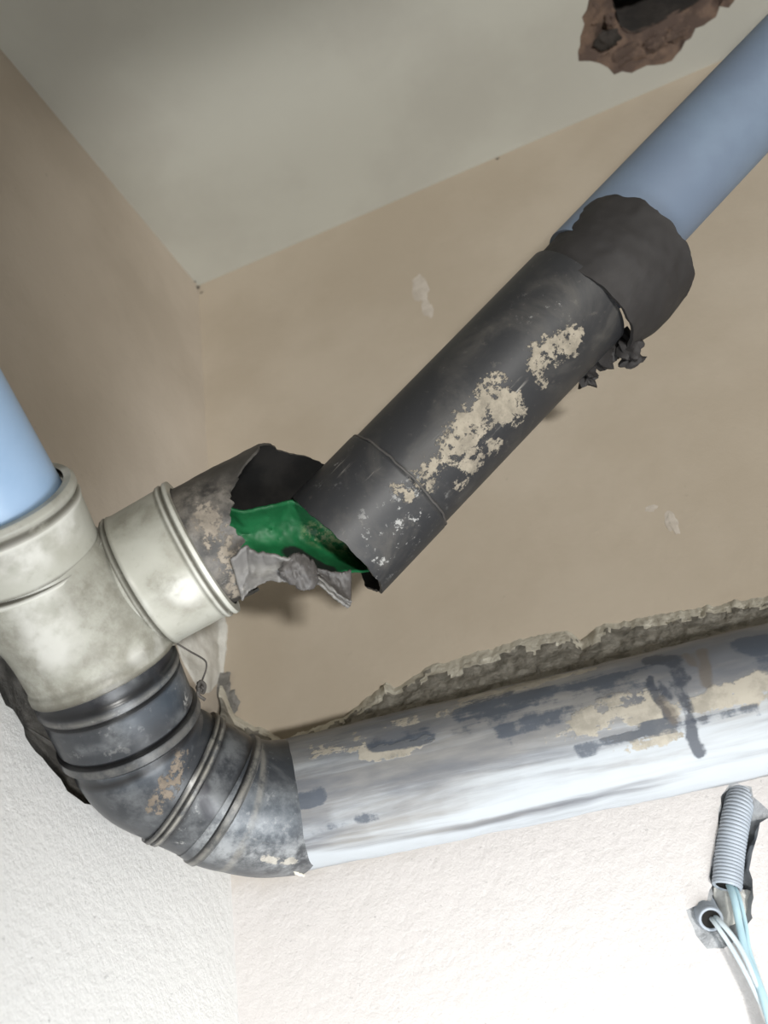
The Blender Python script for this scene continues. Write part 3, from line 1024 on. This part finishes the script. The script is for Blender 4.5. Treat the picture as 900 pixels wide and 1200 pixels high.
def sl_l0(th):
    d = DEG(th) % 360
    return PX * lerp_table([(0, -16), (30, -4), (60, 4), (90, 8), (135, 10), (165, 6), (180, 0), (270, -10), (360, -16)], d) + 0.0012 * noise.fractal(Vector((math.cos(th) * 3, math.sin(th) * 3, 8)), 0.7, 2, 4)


def sl_l1(th):
    d = DEG(th) % 360
    return PX * lerp_table([(0, 94), (30, 106), (60, 114), (90, 116), (120, 113), (145, 106), (162, 98), (174, 84), (182, 62), (192, 40), (215, 44), (270, 80), (360, 94)], d) + 0.0025 * noise.fractal(Vector((math.cos(th) * 3, math.sin(th) * 3, 3)), 0.7, 2, 5)


def sl_r(s, th):
    fl = smoothstep(0.0, 0.05, s)
    r = 0.0530 + 0.0040 * fl + 0.0016 * noise.fractal(Vector((s * 30, math.cos(th) * 1.6, math.sin(th) * 1.6)), 0.6, 2, 3)
    down = -u                              # the sock sags away from the pipe on its lower side
    return r, down * (0.0035 + 0.0015 * fl)


me, sl_pt = ragged_mesh('torn_sleeve', s0, sd, sl_r, sl_l0, sl_l1, 0.003, 60, 160, 0)
sleeve = link('torn_sleeve', me, [MAT_SLEEVE], sharp=60)
tag(sleeve, 'torn black rubber sleeve wrapped where the upper blue pipe meets the broken black pipe', 'sleeve')


lump('torn_tab', P(736, 405, 0.765), 0.011, MAT_SLEEVE, sleeve, 2, (0.9, 0.7, 1.6))
lump('torn_tab', P(741, 422, 0.765), 0.0075, MAT_SLEEVE, sleeve, 5, (1.2, 0.7, 0.9))
lump('torn_tab', P(704, 412, 0.775), 0.012, MAT_SLEEVE, sleeve, 8, (0.9, 0.7, 1.3))
lump('torn_tab', P(687, 438, 0.77), 0.0088, MAT_SLEEVE, blackp, 11, (1.0, 0.7, 1.3), 0.8)

u0, u1 = P(690, 317, 0.772), P(852, 147, 0.805)
ud = (u1 - u0).normalized()
ulen = (H - u0.z) / ud.z
upper = link('upper_pipe', sweep_mesh('upper_pipe', [u0, u0 + ud * 0.2, u0 + ud * ulen], [0.0415] * 3, 72, cap=True), MAT_BLUE_R)
tag(upper, 'blue plastic pipe rising from the torn sleeve towards the ceiling at the right', 'pipe')

# ------------------------------------------------------------------ electrical conduits and wires in the chased opening
def corrugated(name, ctrl, r, pitch, label, wall=True):
    path = catmull(ctrl, 20)
    tot = sum((b - a).length for a, b in zip(path, path[1:]))
    n = int(tot / pitch)
    prof = []
    for i in range(n):
        prof += [(i / n, r * 0.93), ((i + 0.3) / n, r * 1.0), ((i + 0.6) / n, r * 1.0), ((i + 0.9) / n, r * 0.93)]
    prof += [(1.0, r * 0.96)]
    pts, rad = profile(path, prof, pitch)
    o = link(name, sweep_mesh(name, pts, rad, 48), MAT_CONDUIT, None, sharp=25)
    e = (path[-1] - path[-2]).normalized()                 # rolled rim; a dark disc stands for shade inside the open end
    q = e.orthogonal().normalized()
    w = e.cross(q)
    rim = [path[-1] + (q * math.cos(2 * PI * k / 32) + w * math.sin(2 * PI * k / 32)) * r * 0.86 for k in range(33)]
    link('rim', sweep_mesh('rim', rim, [r * 0.13] * 33, 8), MAT_CONDUIT, o)
    link('bore_shade', sweep_mesh('bore_shade', [path[-1] - e * 0.001, path[-1] + e * 0.0002], [r * 0.8] * 2, 32, cap=True), MAT_INNER_BLACK, o)
    return tag(o, label, 'conduit')


corrugated('corrugated_conduit', [on_back(878, 908, 0.03), on_back(868, 936, 0.008), on_back(861, 966, 0.002), on_back(855, 1004, 0.001), on_back(852, 1038, -0.001)], 0.0106, 0.0026,
           'grey corrugated conduit running down the chased slot in the lower right wall')
corrugated('corrugated_conduit', [on_back(824, 1046, 0.024), on_back(826, 1064, 0.010), on_back(833, 1077, -0.004)], 0.0088, 0.0026,
           'short conduit mouth with wires coming out, left of the longer corrugated conduit')


def wire(ctrl, r, mat, label):
    o = link('wire', sweep_mesh('wire', catmull(ctrl, 14), [r] * (14 * (len(ctrl) - 1) + 1), 12, cap=True), mat)
    return tag(o, label, 'wire', 'electrical wires hanging from the conduits')


wire([on_back(831, 1074, 0.004), on_back(838, 1082, -0.010), on_back(858, 1112, -0.014), on_back(880, 1152, -0.016), on_back(904, 1205, -0.014), on_back(930, 1270, -0.012)], 0.0016, MAT_WIRE_W,
     'thin white wire from the short conduit mouth, lower of the two there')
wire([on_back(834, 1073, 0.004), on_back(844, 1080, -0.011), on_back(866, 1108, -0.015), on_back(886, 1150, -0.018), on_back(906, 1196, -0.016), on_back(936, 1270, -0.012)], 0.0018, MAT_WIRE_W,
     'white wire from the short conduit mouth, upper of the two there')
wire([on_back(852, 1030, 0.001), on_back(860, 1052, -0.009), on_back(867, 1086, -0.012), on_back(874, 1116, -0.014), on_back(888, 1150, -0.017), on_back(900, 1190, -0.018), on_back(918, 1270, -0.014)], 0.0026, MAT_WIRE,
     'thicker pale blue wire hanging from the long corrugated conduit')
wire([on_back(856, 1032, 0.002), on_back(866, 1050, -0.006), on_back(874, 1084, -0.010), on_back(878, 1112, -0.012), on_back(889, 1146, -0.013), on_back(902, 1184, -0.014), on_back(922, 1270, -0.010)], 0.0014, MAT_WIRE,
     'thin pale blue wire beside the thicker one from the long corrugated conduit')
for (x, y, r, st, sd0) in ((856, 1062, 0.013, (1.0, 0.5, 1.3), 3), (846, 1088, 0.010, (1.2, 0.5, 0.9), 6), (876, 1060, 0.008, (0.7, 0.5, 1.5), 9)):
    lump('mortar_dab', on_back(x, y, 0.012), r, MAT_MORTAR, wall_back, sd0, st, 0.35)

for (x, y, r, st, sd0) in ((492, 338, 0.0165, (0.55, 0.03, 1.6), 2), (501, 362, 0.012, (0.5, 0.03, 1.3), 7), (787, 612, 0.0135, (0.35, 0.05, 0.9), 4), (762, 596, 0.007, (0.8, 0.05, 0.4), 8)):
    lump('plaster_smear', on_back(x, y), r, MAT_SMEAR, wall_back, sd0, st, 0.5)

# ------------------------------------------------------------------ mortar in the room corner behind the tee, and a bent bit of wire
V = []
for i in range(26):
    v = i / 25
    row = []
    for j in range(22):
        w = j / 21
        xl = lerp_table([(0, 196), (0.3, 200), (0.6, 212), (0.85, 226), (1, 238)], v)
        xr = lerp_table([(0, 266), (0.3, 268), (0.6, 266), (0.8, 262), (1, 246)], v) + 2 * noise.fractal(Vector((v * 6, 2, 0)), 0.6, 2, 3)
        x, y = xl + (xr - xl) * w, 712 + (814 - 712) * v
        p = on_left(x, y)
        if p.y > -0.001 or x > 256:
            p = on_back(x, y)
        bul = math.sin(PI * min(1, max(0, w))) ** 0.5 * math.sin(PI * min(1, 0.15 + 0.85 * v)) ** 0.5
        p = p + Vector((0.6, -0.8, 0)) * (-0.002 + 0.012 * bul) + Vector((1, -1, 0.3)) * 0.0016 * fbm(p, 70, 4)
        row.append(p)
    V.append(row)
mp = link('mortar_patch', grid_mesh('mortar_patch', V, lambda i, j: (j * .003, i * .003), False, None, 26, 22), MAT_MORTAR)
tag(mp, 'whitish mortar patch in the wall corner between white branch and black elbow', 'mortar')
for (x, y, r, sd0) in ((256, 812, 0.012, 1), (268, 826, 0.010, 5), (262, 798, 0.008, 9)):
    lump('dark_cement_crumb', on_back(x, y, -0.002), r, MAT_CHASE, bed, sd0, (0.9, 0.35, 1.3), 0.5)
for (x, y, r) in ((231, 337, 0.0035), (228, 330, 0.0022), (583, 186, 0.0022), (236, 343, 0.002)):
    lump('dirt_speck', on_back(x, y) if x > 231 else on_left(x, y), r, MAT_TWIG, wall_back, x, (1.2, 0.4, 0.7), 0.5)
tw = link('bent_wire', sweep_mesh('bent_wire', catmull([P(204, 752, 0.70), P(222, 763, 0.705), P(239, 773, 0.71), P(242, 781, 0.712), P(239, 792, 0.714), P(235, 801, 0.715), P(231, 806, 0.714), P(238, 812, 0.712), P(240, 803, 0.71), P(234, 799, 0.71), P(232, 813, 0.712), P(240, 820, 0.716)], 8),
                                  [0.0007] * 40 + [0.0013] * 49, 8, cap=True), MAT_TWIG)
lump('knot', P(235, 805, 0.712), 0.0032, MAT_TWIG, tw, 3, (1, 0.8, 1.2), 0.7)
tag(tw, 'thin bent dark wire with a knotted end in front of the mortar patch', 'wire')

print('scene ok')
